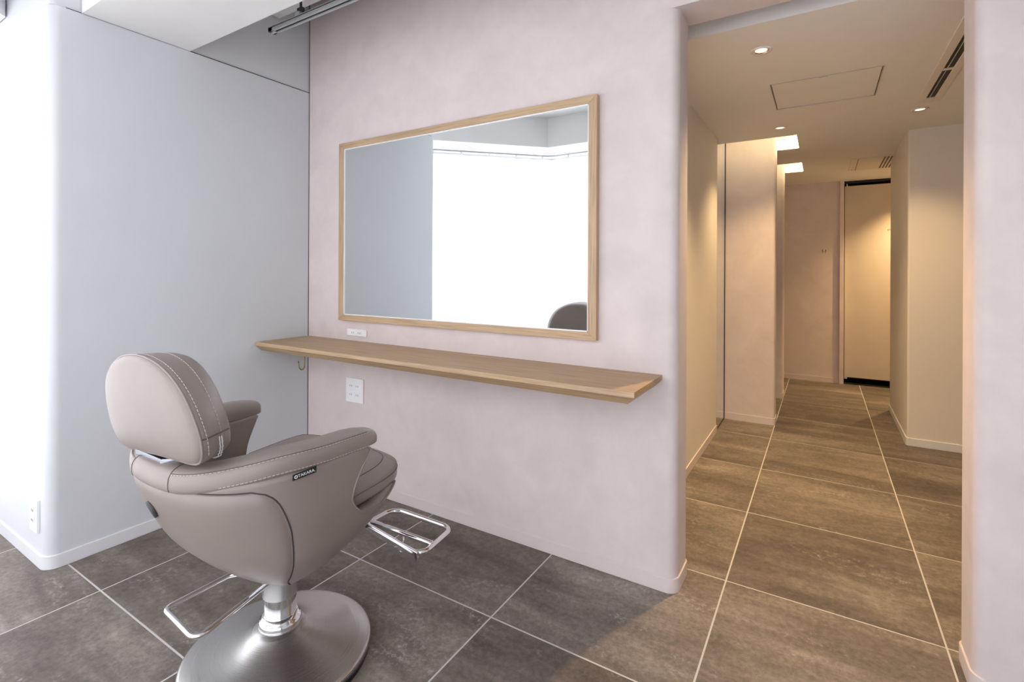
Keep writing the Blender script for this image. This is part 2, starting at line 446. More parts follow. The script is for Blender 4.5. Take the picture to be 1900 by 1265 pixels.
structure(Geo().box(.183, 1.25, 5.975, 6.25, 1.985, 2.2).make('trim_4', 'black'))        # dark head track
rb = rrect(.463, 1.75, 4.04, 5.0, (.012, 0, 0, .012))
structure(smooth_angle(Geo().prism(rb, 0, ZC + .1).make('wall_corridor_right', 'cream')))
structure(smooth_angle(Geo().prism(rrect(.463, 1.75, 4.04, 5.0, (.012, 0, 0, .012), .006), 0, .05).make('baseboard_corridor_right', 'base_white', bevel=.002)))
structure(Geo().box(1.25, 1.35, 5.0, 6.3, 0, 2.2).make('wall_alcove', 'cream'))
structure(Geo().box(XR, XR + .1, YB, 4.05, 0, 2.2).make('wall_corridor_side', 'cream'))
# corridor ceiling with two cove openings, open shadow slot in front
YF = 2.04
TR = [(3.81, 4.22), (4.78, 5.20)]; TX = -.148
HX0, HX1, HY0, HY1 = -.221, .229, 2.732, 3.165
g = Geo()
g.box(TX, HX0, 0, 0, 0, 0) if False else None
zc1 = 2.20
def slab(x0, x1, y0, y1): g.box(x0, x1, y0, y1, ZC, zc1)
slab(-.85, HX0, YF, 3.81); slab(HX1, 1.75, YF, 3.81); slab(HX0, HX1, YF, HY0); slab(HX0, HX1, HY1, 3.81)
slab(TX, 1.75, 3.81, 6.25)
slab(-.95, TX, 4.22, 4.78); slab(-.95, TX, 5.20, 6.25)
g.box(-.95, 1.75, YB, 6.3, zc1, 2.4)
structure(g.make('ceiling_corridor', 'ceil'))

# cove lights: warm strips round the ceiling openings above the stations
for n, (y0, y1) in zip(('near', 'far'), TR):
    t = thing('cove_light', 'warm LED cove light recessed in the corridor ceiling by the %s plaster pillar' % n, 'light', ((TX - .3) , (y0 + y1) / 2, ZC + .05))
    Geo().box(-.283, TX - .004, y1 - .016, y1 - .002, ZC + .003, ZC + .042).make('led_strip', 'led', t)
    Geo().box(TX - .016, TX - .003, y0 + .03, y1 - .018, ZC + .003, ZC + .042).make('led_strip', 'led', t)
    Geo().box(-.60, TX - .02, y0 + .004, y0 + .012, ZC + .02, ZC + .040).make('led_strip', 'led', t)
    Geo().box(-.283, TX - .03, y1 - .075, y1 - .06, ZC + .175, zc1).make('lamp_holder', 'alu', t)

# ceiling hatch, downlights, linear air outlet, air conditioner grille
h = thing('ceiling_hatch', 'square flush access hatch in the corridor ceiling', 'hatch', ((HX0 + HX1) / 2, (HY0 + HY1) / 2, ZC))
Geo().box(HX0 + .006, HX1 - .006, HY0 + .003, HY1 - .003, ZC + .001, ZC + .02).make('hatch_door', 'ceil', h)
g = Geo(); e = .0025
for a in ((HX0, HX1, HY0 - .001, HY0 + e), (HX0, HX1, HY1 - e, HY1 + .001), (HX0 - .001, HX0 + e, HY0, HY1), (HX1 - e, HX1 + .001, HY0, HY1)):
    g.box(*a, ZC - .003, ZC + .012)
g.make('hatch_frame', 'alu', h)
Geo().box(HX0, HX1, HY0, HY1, ZC + .10, ZC + .11).make('hatch_void', 'black', h)
Geo().box(-.02, .02, HY0 - .003, HY0 + .006, ZC - .005, ZC + .003).make('latch', 'alu', h)
for (x, y), lab, pw in zip([(-.217, 2.29), (-.230, 3.571), (.460, 3.567), (.78, 5.66)],
        ['recessed round downlight nearest the opening, in front of the ceiling hatch', 'recessed round downlight behind the ceiling hatch, near the first cove light', 'recessed round downlight at the far end of the linear air outlet', 'recessed round downlight in the alcove beside the far sliding door'], (1.25, .62, .50, 1.5)):
    d = thing('downlight', lab, 'light', (x, y, ZC), 'corridor downlights')
    Geo().lathe([(.040, -.0005), (.040, -.004), (.031, -.005), (.029, .0), (.022, .03), (.02, .032)], (x, y, ZC), 28, False).make('trim_ring', 'ceil', d, True)
    Geo().lathe([(.030, -.002), (.026, .001), (.022, .003)], (x, y, ZC - .002), 28, False).make('reflector', 'reflector', d, True)
    Geo().lathe([(.0225, .0), (.014, -.0015), (.0005, -.002)], (x, y, ZC - .0015), 20).make('lens', 'lamp', d, True)
    ld = bpy.data.lights.new('downlight_beam', 'SPOT'); ld.energy = DOWN_W * pw; ld.color = WARM; ld.shadow_soft_size = .022
    ld.spot_size = radians(112); ld.spot_blend = 1.0
    lo = bpy.data.objects.new('downlight_beam', ld); COL.objects.link(lo); lo.location = (x, y, ZC - .03)
v_ = thing('air_outlet', 'long cream linear air outlet with two dark slots in the corridor ceiling', 'vent', (.47, 2.9, ZC))
x0, x1, y0, y1 = .424, .522, 1.99 + .06, 3.43
g = Geo()
for a in ((x0, .456, y0, y1), (.491, x1, y0, y1), (.456, .491, 3.345, y1), (.456, .491, 2.905, 2.93), (.456, .491, y0, 2.45)):
    g.box(*a, ZC - .006, ZC + .001)
g.make('face_frame', 'cream', v_, bevel=.002)
for a, b in ((2.93, 3.345), (2.45, 2.905)):
    Geo().box(.456, .491, a, b, ZC - .0025, ZC - .0005).make('slot', 'black', v_)
    Geo().box(.466, .469, a + .005, b - .005, ZC - .008, ZC - .002).make('blade', 'alu', v_)
v_ = thing('air_conditioner', 'flush cream ceiling air conditioner panel near the far door', 'air conditioner', (.45, 5.1, ZC))
x0, x1, y0, y1 = .196, .70, 4.83, 5.37
Geo().box(x0, x1, y0, y1, ZC - .004, ZC + .001).make('panel', 'cream', v_, bevel=.002)
Geo().box(x0 + .045, x0 + .048, y0 + .01, y1 - .01, ZC - .0055, ZC - .003).make('panel_joint', 'seam', v_)
Geo().box(x0 + .05, x0 + .20, y0 + .015, y1 - .015, ZC - .007, ZC - .003).make('service_flap', 'cream', v_, bevel=.002)
for i in range(5):
    Geo().box(x0 + .215 + i * .022, x0 + .224 + i * .022, y0 + .02, y1 - .03, ZC - .006, ZC - .003).make('louvre', 'seam', v_)
Geo().ball((x0 + .022, y1 - .05, ZC - .004), .005, 10).make('sensor', 'plastic', v_, True)

# far sliding door
d = thing('sliding_door', 'beige sliding door at the end of the corridor with small grey lettering', 'door', (.6, 6.0, 0))
Geo().box(.190, 1.20, 5.985, 6.02, .065, 1.962).make('door_panel', 'door', d, bevel=.002)
Geo().box(.190, .215, 5.99, 6.015, .045, .066).make('floor_guide', 'alu', d)
Geo().box(.203, .213, 5.995, 6.01, 1.962, 1.99).make('hanger', 'alu', d)
def text(name, s, size, mtx, mat, parent, depth=.0006):
    cu = bpy.data.curves.new(name, 'FONT'); cu.body = s; cu.size = size; cu.extrude = depth; cu.align_x = 'CENTER'; cu.align_y = 'CENTER'
    ob = bpy.data.objects.new(name, cu); COL.objects.link(ob); dg = bpy.context.evaluated_depsgraph_get()
    me = bpy.data.meshes.new_from_object(ob.evaluated_get(dg)); bpy.data.objects.remove(ob); me.transform(mtx)
    return link(name, me, mat, parent)
text('lettering', 'STAFF', .026, Matrix.Translation((.565, 5.984, 1.512)) @ Matrix.Rotation(pi / 2, 4, 'X'), 'ink', d)
hk = thing('wall_hook', 'tiny brass double hook on the brown plaster end wall of the corridor', 'hook', (.02, 5.95, 1.315))
Geo().box(-.004, .034, 5.945, 5.951, 1.318, 1.336).make('hook_plate', 'brass', hk, bevel=.002)
for dx in (.004, .026):
    Geo().tube([(dx, 5.944, 1.332), (dx, 5.938, 1.312), (dx, 5.928, 1.300), (dx, 5.917, 1.304), (dx, 5.914, 1.314)], .003, 8).make('prong', 'brass', hk, True)

# ------------------------------------------------------------------ framed mirror
mx0, mx1, mz0, mz1, my = -2.104, -.698, .842, 1.742, 1.706; fwid = .035
ix0, ix1, iz0, iz1 = mx0 + fwid, mx1 - fwid + .002, mz0 + .030, mz1 - .030
mm = thing('framed_mirror', 'wide oak-framed mirror hung on the pink plaster wall above the long counter', 'mirror', ((mx0 + mx1) / 2, YW, (mz0 + mz1) / 2))
def mitre(a, b, c_, d_, mat):
    v = [(x, y, z) for y in (my, YW - .001) for x, z in (a, b, c_, d_)]
    mesh('frame_rail', v, [(0, 1, 2, 3), (7, 6, 5, 4), (0, 4, 5, 1), (1, 5, 6, 2), (2, 6, 7, 3), (3, 7, 4, 0)], mat, mm)
    o = bpy.data.objects[-1] if False else None
mitre((mx0, mz0), (mx1, mz0), (ix1, iz0), (ix0, iz0), 'oak_x')
mitre((mx0, mz1), (ix0, iz1), (ix1, iz1), (mx1, mz1), 'oak_x')
mitre((mx0, mz0), (ix0, iz0), (ix0, iz1), (mx0, mz1), 'oak_z')
mitre((mx1, mz0), (mx1, mz1), (ix1, iz1), (ix1, iz0), 'oak_z')
for o in mm.children:
    b = o.modifiers.new('bevel', 'BEVEL'); b.width = .0015; b.segments = 2; b.limit_method = 'ANGLE'
g = Geo(); e = .004
for a in ((ix0, ix1, iz0, iz0 + e), (ix0, ix1, iz1 - e, iz1), (ix0, ix0 + e, iz0, iz1), (ix1 - e, ix1, iz0, iz1)):
    g.box(a[0], a[1], my + .004, my + .012, a[2], a[3])
g.make('inner_bead', 'plastic', mm)
Geo().box(ix0 + .001, ix1 - .001, my + .008, my + .014, iz0 + .001, iz1 - .001).make('mirror_glass', 'mirror', mm)

# ------------------------------------------------------------------ oak shelf
sx0, sx1, sy0, sz = XL + .003, -.465, 1.432, .741
v = [(sx0, sy0, sz), (sx1, sy0, sz), (sx1, YW, sz), (sx0, YW, sz)]
ring1 = v; ring2 = [(x, y, sz - .017) for x, y, z in v]
ring3 = [(sx0, sy0 + .03, sz - .045), (sx1 - .03, sy0 + .03, sz - .045), (sx1 - .03, YW, sz - .045), (sx0, YW, sz - .045)]
sh = thing('wall_shelf', 'long narrow oak counter along the pink wall, below the wide mirror', 'shelf', ((sx0 + sx1) / 2, YW, sz))
o = Geo().rings([ring3, ring2, ring1]).make('shelf_board', 'oak_shelf', sh, bevel=.001)
Geo().box(sx0 + .001, sx1 - .0005, sy0 - .0008, sy0 + .001, sz - .0165, sz - .0006).make('lit_edge_strip', 'oak_x', sh)  # lighter oak strip, puts the light on the front edge into its colour
hk = thing('bag_hook', 'small brass J-shaped hook under the left end of the oak shelf', 'hook', (-2.24, 1.61, .70))
hx, hy = -2.240, 1.61
pts = [(hx, hy, .697), (hx, hy, .615)]
pts += [(hx - .025 + .025 * cos(a), hy, .612 - .025 * sin(a)) for a in [pi * i / 10 for i in range(11)]] + [(hx - .05, hy, .628)]
Geo().tube(pts, .0035, 8).make('hook', 'brass', hk, True)
Geo().lathe([(.012, -.003), (.012, .0)], (hx, hy, .696), 16).make('mount', 'brass', hk, True)

# ------------------------------------------------------------------ outlets
def outlet_front(name, label, x0, x1, z0, z1, y, sockets, dep=.008):
    t = thing(name, label, 'outlet', ((x0 + x1) / 2, y, (z0 + z1) / 2))
    Geo().box(x0, x1, y - dep, y, z0, z1).make('plate', 'plastic', t, bevel=.002)
    for cx, cz, w, h_ in sockets:
        f = Geo().box(cx - w / 2, cx + w / 2, y - dep - .0015, y - dep + .001, cz - h_ / 2, cz + h_ / 2).make('socket', 'plastic', t, bevel=.0007)
        for s in (-1, 1):
            sl = Geo().box(cx + s * .0065 - .0012, cx + s * .0065 + .0012, y - dep - .0019, y - dep - .001, cz - .004, cz + .004).make('socket_slot', 'slot', f)
    return t
outlet_front('wall_outlet', 'white four-socket outlet plate on the pink wall below the shelf', -2.064, -1.938, .430, .552, YW,
             [(cx, cz, .03, .03) for cx in (-2.024, -1.979) for cz in (.470, .514)])
outlet_front('shelf_outlet', 'slim white two-socket outlet on the pink wall between mirror and shelf', -2.058, -1.917, .766, .800, YW,
             [(cx, .783, .034, .022) for cx in (-2.012, -1.967)])
# left wall outlet (faces the window)
t = thing('wall_outlet', 'white outlet plate low on the brightly lit wall left of the rounded corner', 'outlet', (-2.475, YL, .185))
Geo().box(-2.515, -2.437, YL - .010, YL, .125, .246).make('plate', 'plastic', t, bevel=.002)
Geo().box(-2.496, -2.456, YL - .012, YL - .009, .150, .222).make('socket', 'plastic', t, bevel=.001)
for cz in (.168, .204):
    for s in (-1, 1):
        Geo().box(-2.476 + s * .0065 - .0013, -2.476 + s * .0065 + .0013, YL - .0128, YL - .011, cz - .004, cz + .004).make('socket_slot', 'slot', t)

# ------------------------------------------------------------------ hanging light track
t = thing('light_track', 'slim grey lighting track hung in the ceiling recess along the pink wall', 'light track', (-1.2, 1.43, 2.24))
x0, x1, yc_, zt = -2.255, 1.3, 1.431, 2.232
g = Geo()
g.box(x0, x1, yc_ - .017, yc_ - .007, zt, zt + .02).box(x0, x1, yc_ + .007, yc_ + .017, zt, zt + .02).box(x0, x1, yc_ - .017, yc_ + .017, zt + .014, zt + .024)
g.box(x0, x0 + .03, yc_ - .017, yc_ + .017, zt, zt + .02)
g.make('track', 'track', t, bevel=.001)
Geo().box(x0 + .03, x1, yc_ - .007, yc_ + .007, zt + .006, zt + .0135).make('groove', 'black', t)
for xx in (-2.03, -.6, .8):
    Geo().tube([(xx, yc_, zt + .02), (xx, yc_, 2.392)], .006, 10).make('hanger_rod', 'seam', t, True)
    Geo().box(xx - .014, xx + .014, yc_ - .02, yc_ + .02, zt + .02, zt + .038).make('clamp', 'track', t, bevel=.002)
    Geo().box(xx - .018, xx + .018, yc_ - .008, yc_ + .008, zt + .04, zt + .062).make('clamp_nut', 'seam', t, bevel=.002)

# ------------------------------------------------------------------ styling chair
CX, YC = -1.305, .80
ZS = [.262, .285, .33, .40, .50, .60, .70]
PA = [.06, .14, .21, .265, .29, .298, .300]
PR = [.83, .765, .70, .633, .578, .543, .54]
PF = [.89, .95, 1.02, 1.09, 1.13, 1.15, 1.15]
EXP = 2 / 2.4
def lerp_t(x, xs, ys):
    if x <= xs[0]: return ys[0]
    for a, b, c_, d_ in zip(xs[:-1], xs[1:], ys[:-1], ys[1:]):
        if x <= b: return c_ + (d_ - c_) * (x - a) / (b - a)
    return ys[-1]
def smooth_table(xs, ys, q):
    # Catmull-Rom on a non-uniform table
    n = len(xs)
    if q <= xs[0]: return ys[0]
    if q >= xs[-1]: return ys[-1]
    i = max(j for j in range(n - 1) if xs[j] <= q)
    h = xs[i + 1] - xs[i]; t_ = (q - xs[i]) / h
    def sl(j):
        if j == 0: return (ys[1] - ys[0]) / (xs[1] - xs[0])
        if j == n - 1: return (ys[-1] - ys[-2]) / (xs[-1] - xs[-2])
        return (ys[j + 1] - ys[j - 1]) / (xs[j + 1] - xs[j - 1])
    m0, m1 = sl(i) * h, sl(i + 1) * h
    return (2 * t_**3 - 3 * t_**2 + 1) * ys[i] + (t_**3 - 2 * t_**2 + t_) * m0 + (-2 * t_**3 + 3 * t_**2) * ys[i + 1] + (t_**3 - t_**2) * m1
def front_n(z): return 2.4 + 1.8 * max(0, min(1, (z - .36) / .14))
def plan(phi, z, off=0.0):
    """phi in degrees, 0 = front, + = sitter's right (towards +X)"""
    a = smooth_table(ZS, PA, z) + off; r = smooth_table(ZS, PR, z); f = smooth_table(ZS, PF, z) + off
    c, s = cos(radians(phi)), sin(radians(phi))
    e = (f - YC) if c > 0 else (YC - r + off)
    ex = 2 / front_n(z) if c > 0 else EXP
    return Vector((CX + a * math.copysign(abs(s) ** ex, s), YC + e * math.copysign(abs(c) ** ex, c), z))
def phi_of(y, z):
    f = smooth_table(ZS, PF, z); r = smooth_table(ZS, PR, z); d_ = y - YC
    c = (d_ / (f - YC)) ** (front_n(z) / 2) if d_ > 0 else -((-d_) / (YC - r)) ** 1.2
    return math.degrees(math.acos(max(-1, min(1, c))))
chair = thing('styling_chair', 'taupe leather salon styling chair on a round brushed steel pedestal, facing the framed mirror', 'chair', (-1.30, .859, 0))
BX, BY = -1.2995, .8595
# pedestal
base_o = Geo().lathe([(.2465, .018), (.2472, .028), (.2455, .034), (.238, .0375), (.20, .044), (.16, .0525), (.125, .063), (.095, .075), (.07, .089), (.056, .1005), (.040, .102)], (BX, BY, 0), 96).make('base_plate', 'steel', chair, True)
base_o.data.transform(Matrix.Translation((-BX, -BY, 0))); base_o.location = (BX, BY, 0)
Geo().lathe([(.236, 0), (.244, .002), (.245, .019), (.236, .02)], (BX, BY, 0), 96).make('rubber_rim', 'rubber', base_o, False)
Geo().lathe([(.053, .099), (.0565, .103), (.0565, .112), (.053, .117), (.049, .120), (.046, .128), (.040, .128)], (BX, BY, 0), 56).make('collar', 'chrome', chair, True)
smooth_angle(Geo().lathe([(.0425, .118), (.0425, .19), (.040, .19)], (BX, BY, 0), 56).make('column', 'chrome', chair), 40)
smooth_angle(Geo().lathe([(.0455, .182), (.0465, .184), (.0465, .285), (.040, .285)], (BX, BY, 0), 56).make('column_sleeve', 'alu', chair), 40)
# pump handle loop at the rear
pts = fillet_open([(BX - .03, .86, .245), (-1.408, .775, .238), (-1.409, .612, .236), (-1.228, .598, .236), (-1.285, .840, .242)], .022, 6)
Geo().tube(pts, .0068, 12).make('pump_handle', 'chrome', chair, True)

# body shell: outer surface with an overhanging arm and a notch round the seat
edge = [  # (phi at edge, z at edge, phi at the bottom)
    (0, .472, 0), (12, .472, 12), (phi_of(1.074, .475), .474, 33), (phi_of(1.03, .46), .459, 45), (phi_of(.978, .45), .448, 57), (phi_of(.921, .457), .456, 69),
    (phi_of(.89, .478), .478, 77), (phi_of(.871, .503), .503, 84), (phi_of(.869, .525), .525, 89), (phi_of(.876, .55), .55, 93),
    (phi_of(.895, .586), .586, 96.5), (phi_of(.922, .622), .624, 100), (phi_of(.90, .63), .634, 103), (phi_of(.855, .63), .634, 107), (phi_of(.77, .63), .632, 114),
    (phi_of(.70, .63), .630, 121), (phi_of(.64, .63), .626, 131), (148, .620, 148), (164, .614, 164), (180, .612, 180)]
inner = [(phi_, ze_ - .004, pb_) for phi_, ze_, pb_ in edge[:6]] + [
    (phi_of(.905, .478), .474, 77), (phi_of(.908, .50), .497, 84), (phi_of(.914, .525), .52, 89), (phi_of(.922, .55), .55, 93),
    (phi_of(.940, .586), .586, 96.5), (phi_of(.958, .615), .618, 100), (phi_of(.960, .63), .632, 103)] + [(p_, z_ - .004, b_) for p_, z_, b_ in edge[13:]]
idx = list(range(len(edge)))
def edge_at(q, E=edge):
    return [smooth_table(idx, [e_[i] for e_ in E], q) for i in range(3)]
NQ = 120; NT_ = 44; ZB = .262
outr, innr = [], []
for j in range(-NQ, NQ):
    q = abs(j) / NQ * (len(edge) - 1); sg = -1 if j < 0 else 1
    for dst, E, off, zb in ((outr, edge, 0, ZB), (innr, inner, -.0775, .345)):
        pe, ze, pb = edge_at(q, E); col_ = []
        for i in range(NT_ + 1):
            t_ = (i / NT_) ** 1.35; z = zb + (ze - zb) * t_; ph = pb + (pe - pb) * t_ ** 2.2
            col_.append(plan(sg * ph, z, off))
        dst.append(col_)
rows = [[outr[j][i] for j in range(2 * NQ)] for i in range(NT_ + 1)]
def mid(a, b, k_, lift): p = a + (b - a) * k_; return p + lift
up_rows = []
for k_, l_ in ((.25, .8), (.5, 1), (.75, .8)):
    r_ = []
    for j in range(2 * NQ):
        a_, b_ = outr[j][NT_], innr[j][NT_]; t1 = (outr[j][NT_] - outr[j][NT_ - 2]).normalized()
        r_.append(mid(a_, b_, k_, t1 * .009 * l_))
    up_rows.append(r_)
rows += up_rows + [[innr[j][i] for j in range(2 * NQ)] for i in range(NT_, -1, -1)]
body = Geo().rings(rows, closed_ring=True, cap0=True, cap1=True).make('body_shell', 'leather', chair, True)
# piping along the notch edge
pp = []
for sg in (1, -1):
    pts = []
    for k_ in range(60):
        q = 2 + k_ / 59 * 9.6; pe, ze, pb = edge_at(q); pts.append(plan(sg * pe, ze, .001))
    Geo().tube(pts, .0022, 6).make('piping', 'leather', body, True)

# padded rim / armrests
def rim_center(u):   # u 0..1 from right tip round the back to the left tip
    sg = 1 if u < .5 else -1; w = u if u < .5 else 1 - u; w *= 2
    tipphi = phi_of(.938, .63)
    ph = tipphi + (180 - tipphi) * (w ** .82)
    zc_ = smooth_table([0, .10, .25, .45, .62, .8, 1.0], [.649, .653, .653, .642, .631, .622, .620], w)
    p = plan(sg * ph, .63); p.z = 0; nrm = Vector((p.x - CX, (p.y - YC) * .95 if p.y < YC else 0, 0)).normalized()
    q_ = max(0, min(1, (w - .5) / .35)); p = p + nrm * (.007 * q_ * q_ * (3 - 2 * q_))
    return p, nrm, zc_, w
R = []; NU = 120
def rim_section(ca, sa, hw, hh):
    e1, e2, dn = (.75, .85, .8) if sa >= 0 else ((.30, .30, .8) if ca < 0 else (.45, .6, .8))
    ex = math.copysign(abs(ca) ** e1, ca) * hw; ez = math.copysign(abs(sa) ** e2, sa) * hh
    return ex, (ez * dn if ez < 0 else ez)
for i in range(NU + 1):
    u = i / NU; p, nrm, zc_, w = rim_center(u)
    sc = min(1, .70 + .30 * math.sqrt(min(1, w / .035)))
    hw = .041 * (.7 + .3 * sc); hh = .031 * sc
    ring = []
    for k_ in range(28):
        a = 2 * pi * k_ / 28; ca, sa = cos(a), sin(a)
        ex, ez = rim_section(ca, sa, hw, hh)
        ring.append(p + nrm * (ex - hw + .0035) + Vector((0, 0, zc_ + ez)))
    R.append(ring)
for k_, i0, i1 in ((0, 0, 1), (-1, -1, -2)):
    c_ = sum(R[i0], Vector()) / 28; d_ = (c_ - sum(R[i1], Vector()) / 28).normalized()
    new = [[c_ + (p - c_) * f_ + d_ * h_ for p in R[i0]] for f_, h_ in ((.93, .006), (.75, .011), (.4, .014))]
    R = (new[::-1] + R) if k_ == 0 else (R + new)
rim = Geo().rings(R).make('armrest_rim', 'leather', chair, True)
def rim_surface(w, a, sg=1, out=.0006):
    u = w / 2 if sg > 0 else 1 - w / 2
    p, nrm, zc_, w_ = rim_center(u); sc = 1; hw = .041; hh = .031
    ex, ez = rim_section(cos(a), sin(a), hw, hh)
    return p + nrm * (ex - hw + .0035 + out) + Vector((0, 0, zc_ + ez + (out if ez > 0 else 0)))
def stitches(name, path, parent, step=.009, length=.006, r=.0009, mat='thread'):
    g = Geo(); acc = 0; P = [Vector(p) for p in path]; pos = []
    d_ = [0]
    for a, b in zip(P[:-1], P[1:]): d_.append(d_[-1] + (b - a).length)
    def at(s):
        for i in range(len(P) - 1):
            if d_[i + 1] >= s: return P[i] + (P[i + 1] - P[i]) * ((s - d_[i]) / max(1e-9, d_[i + 1] - d_[i]))
        return P[-1]
    s = 0
    while s + length < d_[-1]: g.tube([at(s), at(s + length)], r, 4); s += step
    o = g.make(name, mat, parent); o['kind'] = 'stuff'; return o
for sg in (1, -1):
    stitches('stitching', [rim_surface(w, .62, sg) for w in [.012 + .83 * i / 110 for i in range(111)]], rim)
    stitches('stitching', [rim_surface(w, -.38, sg, .0008) for w in [.012 + .55 * i / 80 for i in range(81)]], rim)
    Geo().tube([rim_surface(w, .72, sg, .0002) for w in [.012 + .83 * i / 70 for i in range(71)]], .0008, 5).make('seam', 'seam_soft', rim)
    Geo().tube([rim_surface(.845 + .0 * a, -.6 + 2.6 * a, sg, .0003) for a in [i / 20 for i in range(21)]], .0009, 5).make('seam', 'seam_soft', rim)

# padded rear cover with a dark groove round it
ce = [(.268, .80), (.29, .79), (.325, .757), (.362, .741), (.409, .728), (.463, .716), (.501, .707), (.561, .683), (.585, .668), (.606, .652)]
cz, cy = [a for a, b in ce], [b for a, b in ce]
def cover_phi(z): return phi_of(smooth_table(cz, cy, z), z)
ZT = .606
R = []; NZ, NP = 36, 60
def bulge(e): return .0085 * (1 - max(0, 1 - e / .035) ** 2) - .002
for i in range(NZ + 1):
    z = .268 + (ZT - .268) * i / NZ; pe = cover_phi(z)
    dz = ZT - z; cr = .03
    if dz < cr: pe += (cr - math.sqrt(max(0, cr * cr - (cr - dz) ** 2))) / .27 * 57.3
    row = []
    for j in range(NP + 1):
        ph = pe + (360 - 2 * pe) * j / NP; dist = min(ph - pe, 360 - pe - ph) / 57.3 * .27
        e_ = min(dist, dz if dz < .05 else 1)
        row.append(plan(ph, z, bulge(e_) * max(0.08, min(1, (z - .28) / .14))))
    R.append(row)
cover = Geo().rings(R, closed_ring=False, cap0=False, cap1=False).make('rear_cover', 'leather', chair, True)
gp = [r_[0] for r_ in R[4:]] + R[-1][1:] + [r_[-1] for r_ in reversed(R[4:-1])]
gp2 = []
for p in gp:
    d_ = Vector((p.x - CX, p.y - YC, 0)).normalized(); gp2.append(p + d_ * .0018)
Geo().tube(gp2, .0019, 6).make('groove', 'seam', cover)
# round dark cap on the rear cover
pc = plan(186.5, .523, .0085); pn = (plan(186.5, .523, .02) - plan(186.5, .523, 0)).normalized()
tang = plan(186.5, .53, .0085) - plan(186.5, .516, .0085); pn = tang.cross(Vector((0, 0, 1)).cross(pn) * -1).normalized() if False else pn
zt_ = tang.normalized(); xt_ = zt_.cross(pn).normalized(); pn = xt_.cross(zt_).normalized()
g = Geo(); g.rings([[pc + (xt_ * cos(2 * pi * j / 28) + zt_ * sin(2 * pi * j / 28)) * r_ + pn * h_ for j in range(28)] for r_, h_ in ((.023, -.006), (.023, .002), (.0205, .0035), (.001, .0035))])
cap_ = g.make('vent_cap', 'slot', cover, True)

# seat cushion
def pillow(name, c, h_, mat, parent, p=6.0, n=22, warp=None):
    bm = bmesh.new(); bmesh.ops.create_cube(bm, size=2.0); bmesh.ops.subdivide_edges(bm, edges=bm.edges, cuts=n, use_grid_fill=True)
    for v in bm.verts:
        l = (abs(v.co.x) ** p + abs(v.co.y) ** p + abs(v.co.z) ** p) ** (1 / p); q = v.co / l
        w_ = Vector((c[0] + q.x * h_[0], c[1] + q.y * h_[1], c[2] + q.z * h_[2]))
        v.co = warp(w_, q) if warp else w_
    me = bpy.data.meshes.new(name); bm.to_mesh(me); bm.free(); return link(name, me, mat, parent, True)
SC, SH = (CX, .875, .491), (.257, .248, .042)
SP = 5.5
def seat_warp(w_, q):
    crown = .014 * (1 - q.x * q.x) * (1 - q.y * q.y * .6) * max(0, q.z)
    tilt = .018 * q.y - .004
    nar = .83 + .15 * max(0, min(1, (w_.y - .82) / .08))
    return Vector((CX + (w_.x - CX) * nar, w_.y + .014 * (1 - q.x * q.x) * max(0, q.y), w_.z + crown + tilt - .02 * max(abs(q.x), abs(q.y)) ** 4 * max(0, q.z)))
seat = pillow('seat_cushion', SC, SH, 'leather', chair, SP, 28, seat_warp)
def seat_loop(zf, inset=0.0):
    pts = []
    for i in range(240):
        a = 2 * pi * i / 240; d_ = Vector((cos(a), sin(a), 0)); s = (abs(d_.x) ** SP + abs(d_.y) ** SP) ** (1 / SP)
        rad = (1 - abs(zf) ** SP) ** (1 / SP) + inset; q = Vector((d_.x / s * rad, d_.y / s * rad, zf))
        w_ = Vector((SC[0] + q.x * SH[0], SC[1] + q.y * SH[1], SC[2] + q.z * SH[2])); pts.append(seat_warp(w_, q))
    return pts
for zf in (.15, .90):
    Geo().tube(seat_loop(zf, .002), .0012, 6, True).make('seam', 'seam_soft', seat)
# lower liner closing the shell under the cushion
pillow('seat_base', (CX, .85, .44), (.17, .18, .035), 'leather', chair, 4.5, 10)

# headrest
HB = [(.664, .160), (.671, .190), (.688, .209), (.718, .217), (.755, .215), (.795, .203), (.83, .185), (.858, .158), (.880, .122), (.894, .08), (.901, .04), (.903, 0)]
HCX, HCZ = -1.303, .78
half = [(x, z) for z, x in HB]
loop = [(0, .666)] + half[:-1] + [(0, .903)]
loop = loop + [(-x, z) for x, z in reversed(loop[1:-1])]
def resample(lp, n):
    P = [Vector((x, z, 0)) for x, z in lp]; d_ = [0]
    for i in range(len(P)): d_.append(d_[-1] + (P[(i + 1) % len(P)] - P[i]).length)
    out = []
    for k_ in range(n):
        s = d_[-1] * k_ / n; i = max(j for j in range(len(P)) if d_[j] <= s)
        t_ = (s - d_[i]) / max(1e-9, d_[i + 1] - d_[i])
        p0, p1, p2, p3 = P[i - 1], P[i], P[(i + 1) % len(P)], P[(i + 2) % len(P)]
        out.append(.5 * ((2 * p1) + (p2 - p0) * t_ + (2 * p0 - 5 * p1 + 4 * p2 - p3) * t_ ** 2 + (3 * p1 - p0 - 3 * p2 + p3) * t_ ** 3))
    return out
HL = resample(loop, 96)
for it in range(6): HL = [(HL[i - 1] + 2 * HL[i] + HL[(i + 1) % 96]) / 4 for i in range(96)]
RL = radians(4.5)
HL = [Vector((q.x * cos(RL) - (q.y - HCZ) * sin(RL), HCZ + (q.y - HCZ) * cos(RL) + q.x * sin(RL), 0)) for q in HL]
def hring(sx_, sz_, y, dz=0, tiltb=-.2):
    return [Vector((HCX + q.x * sx_, y + tiltb * (HCZ + (q.y - HCZ) * sz_ - HCZ), HCZ + (q.y - HCZ) * sz_ + dz)) for q in HL]
HY = .520
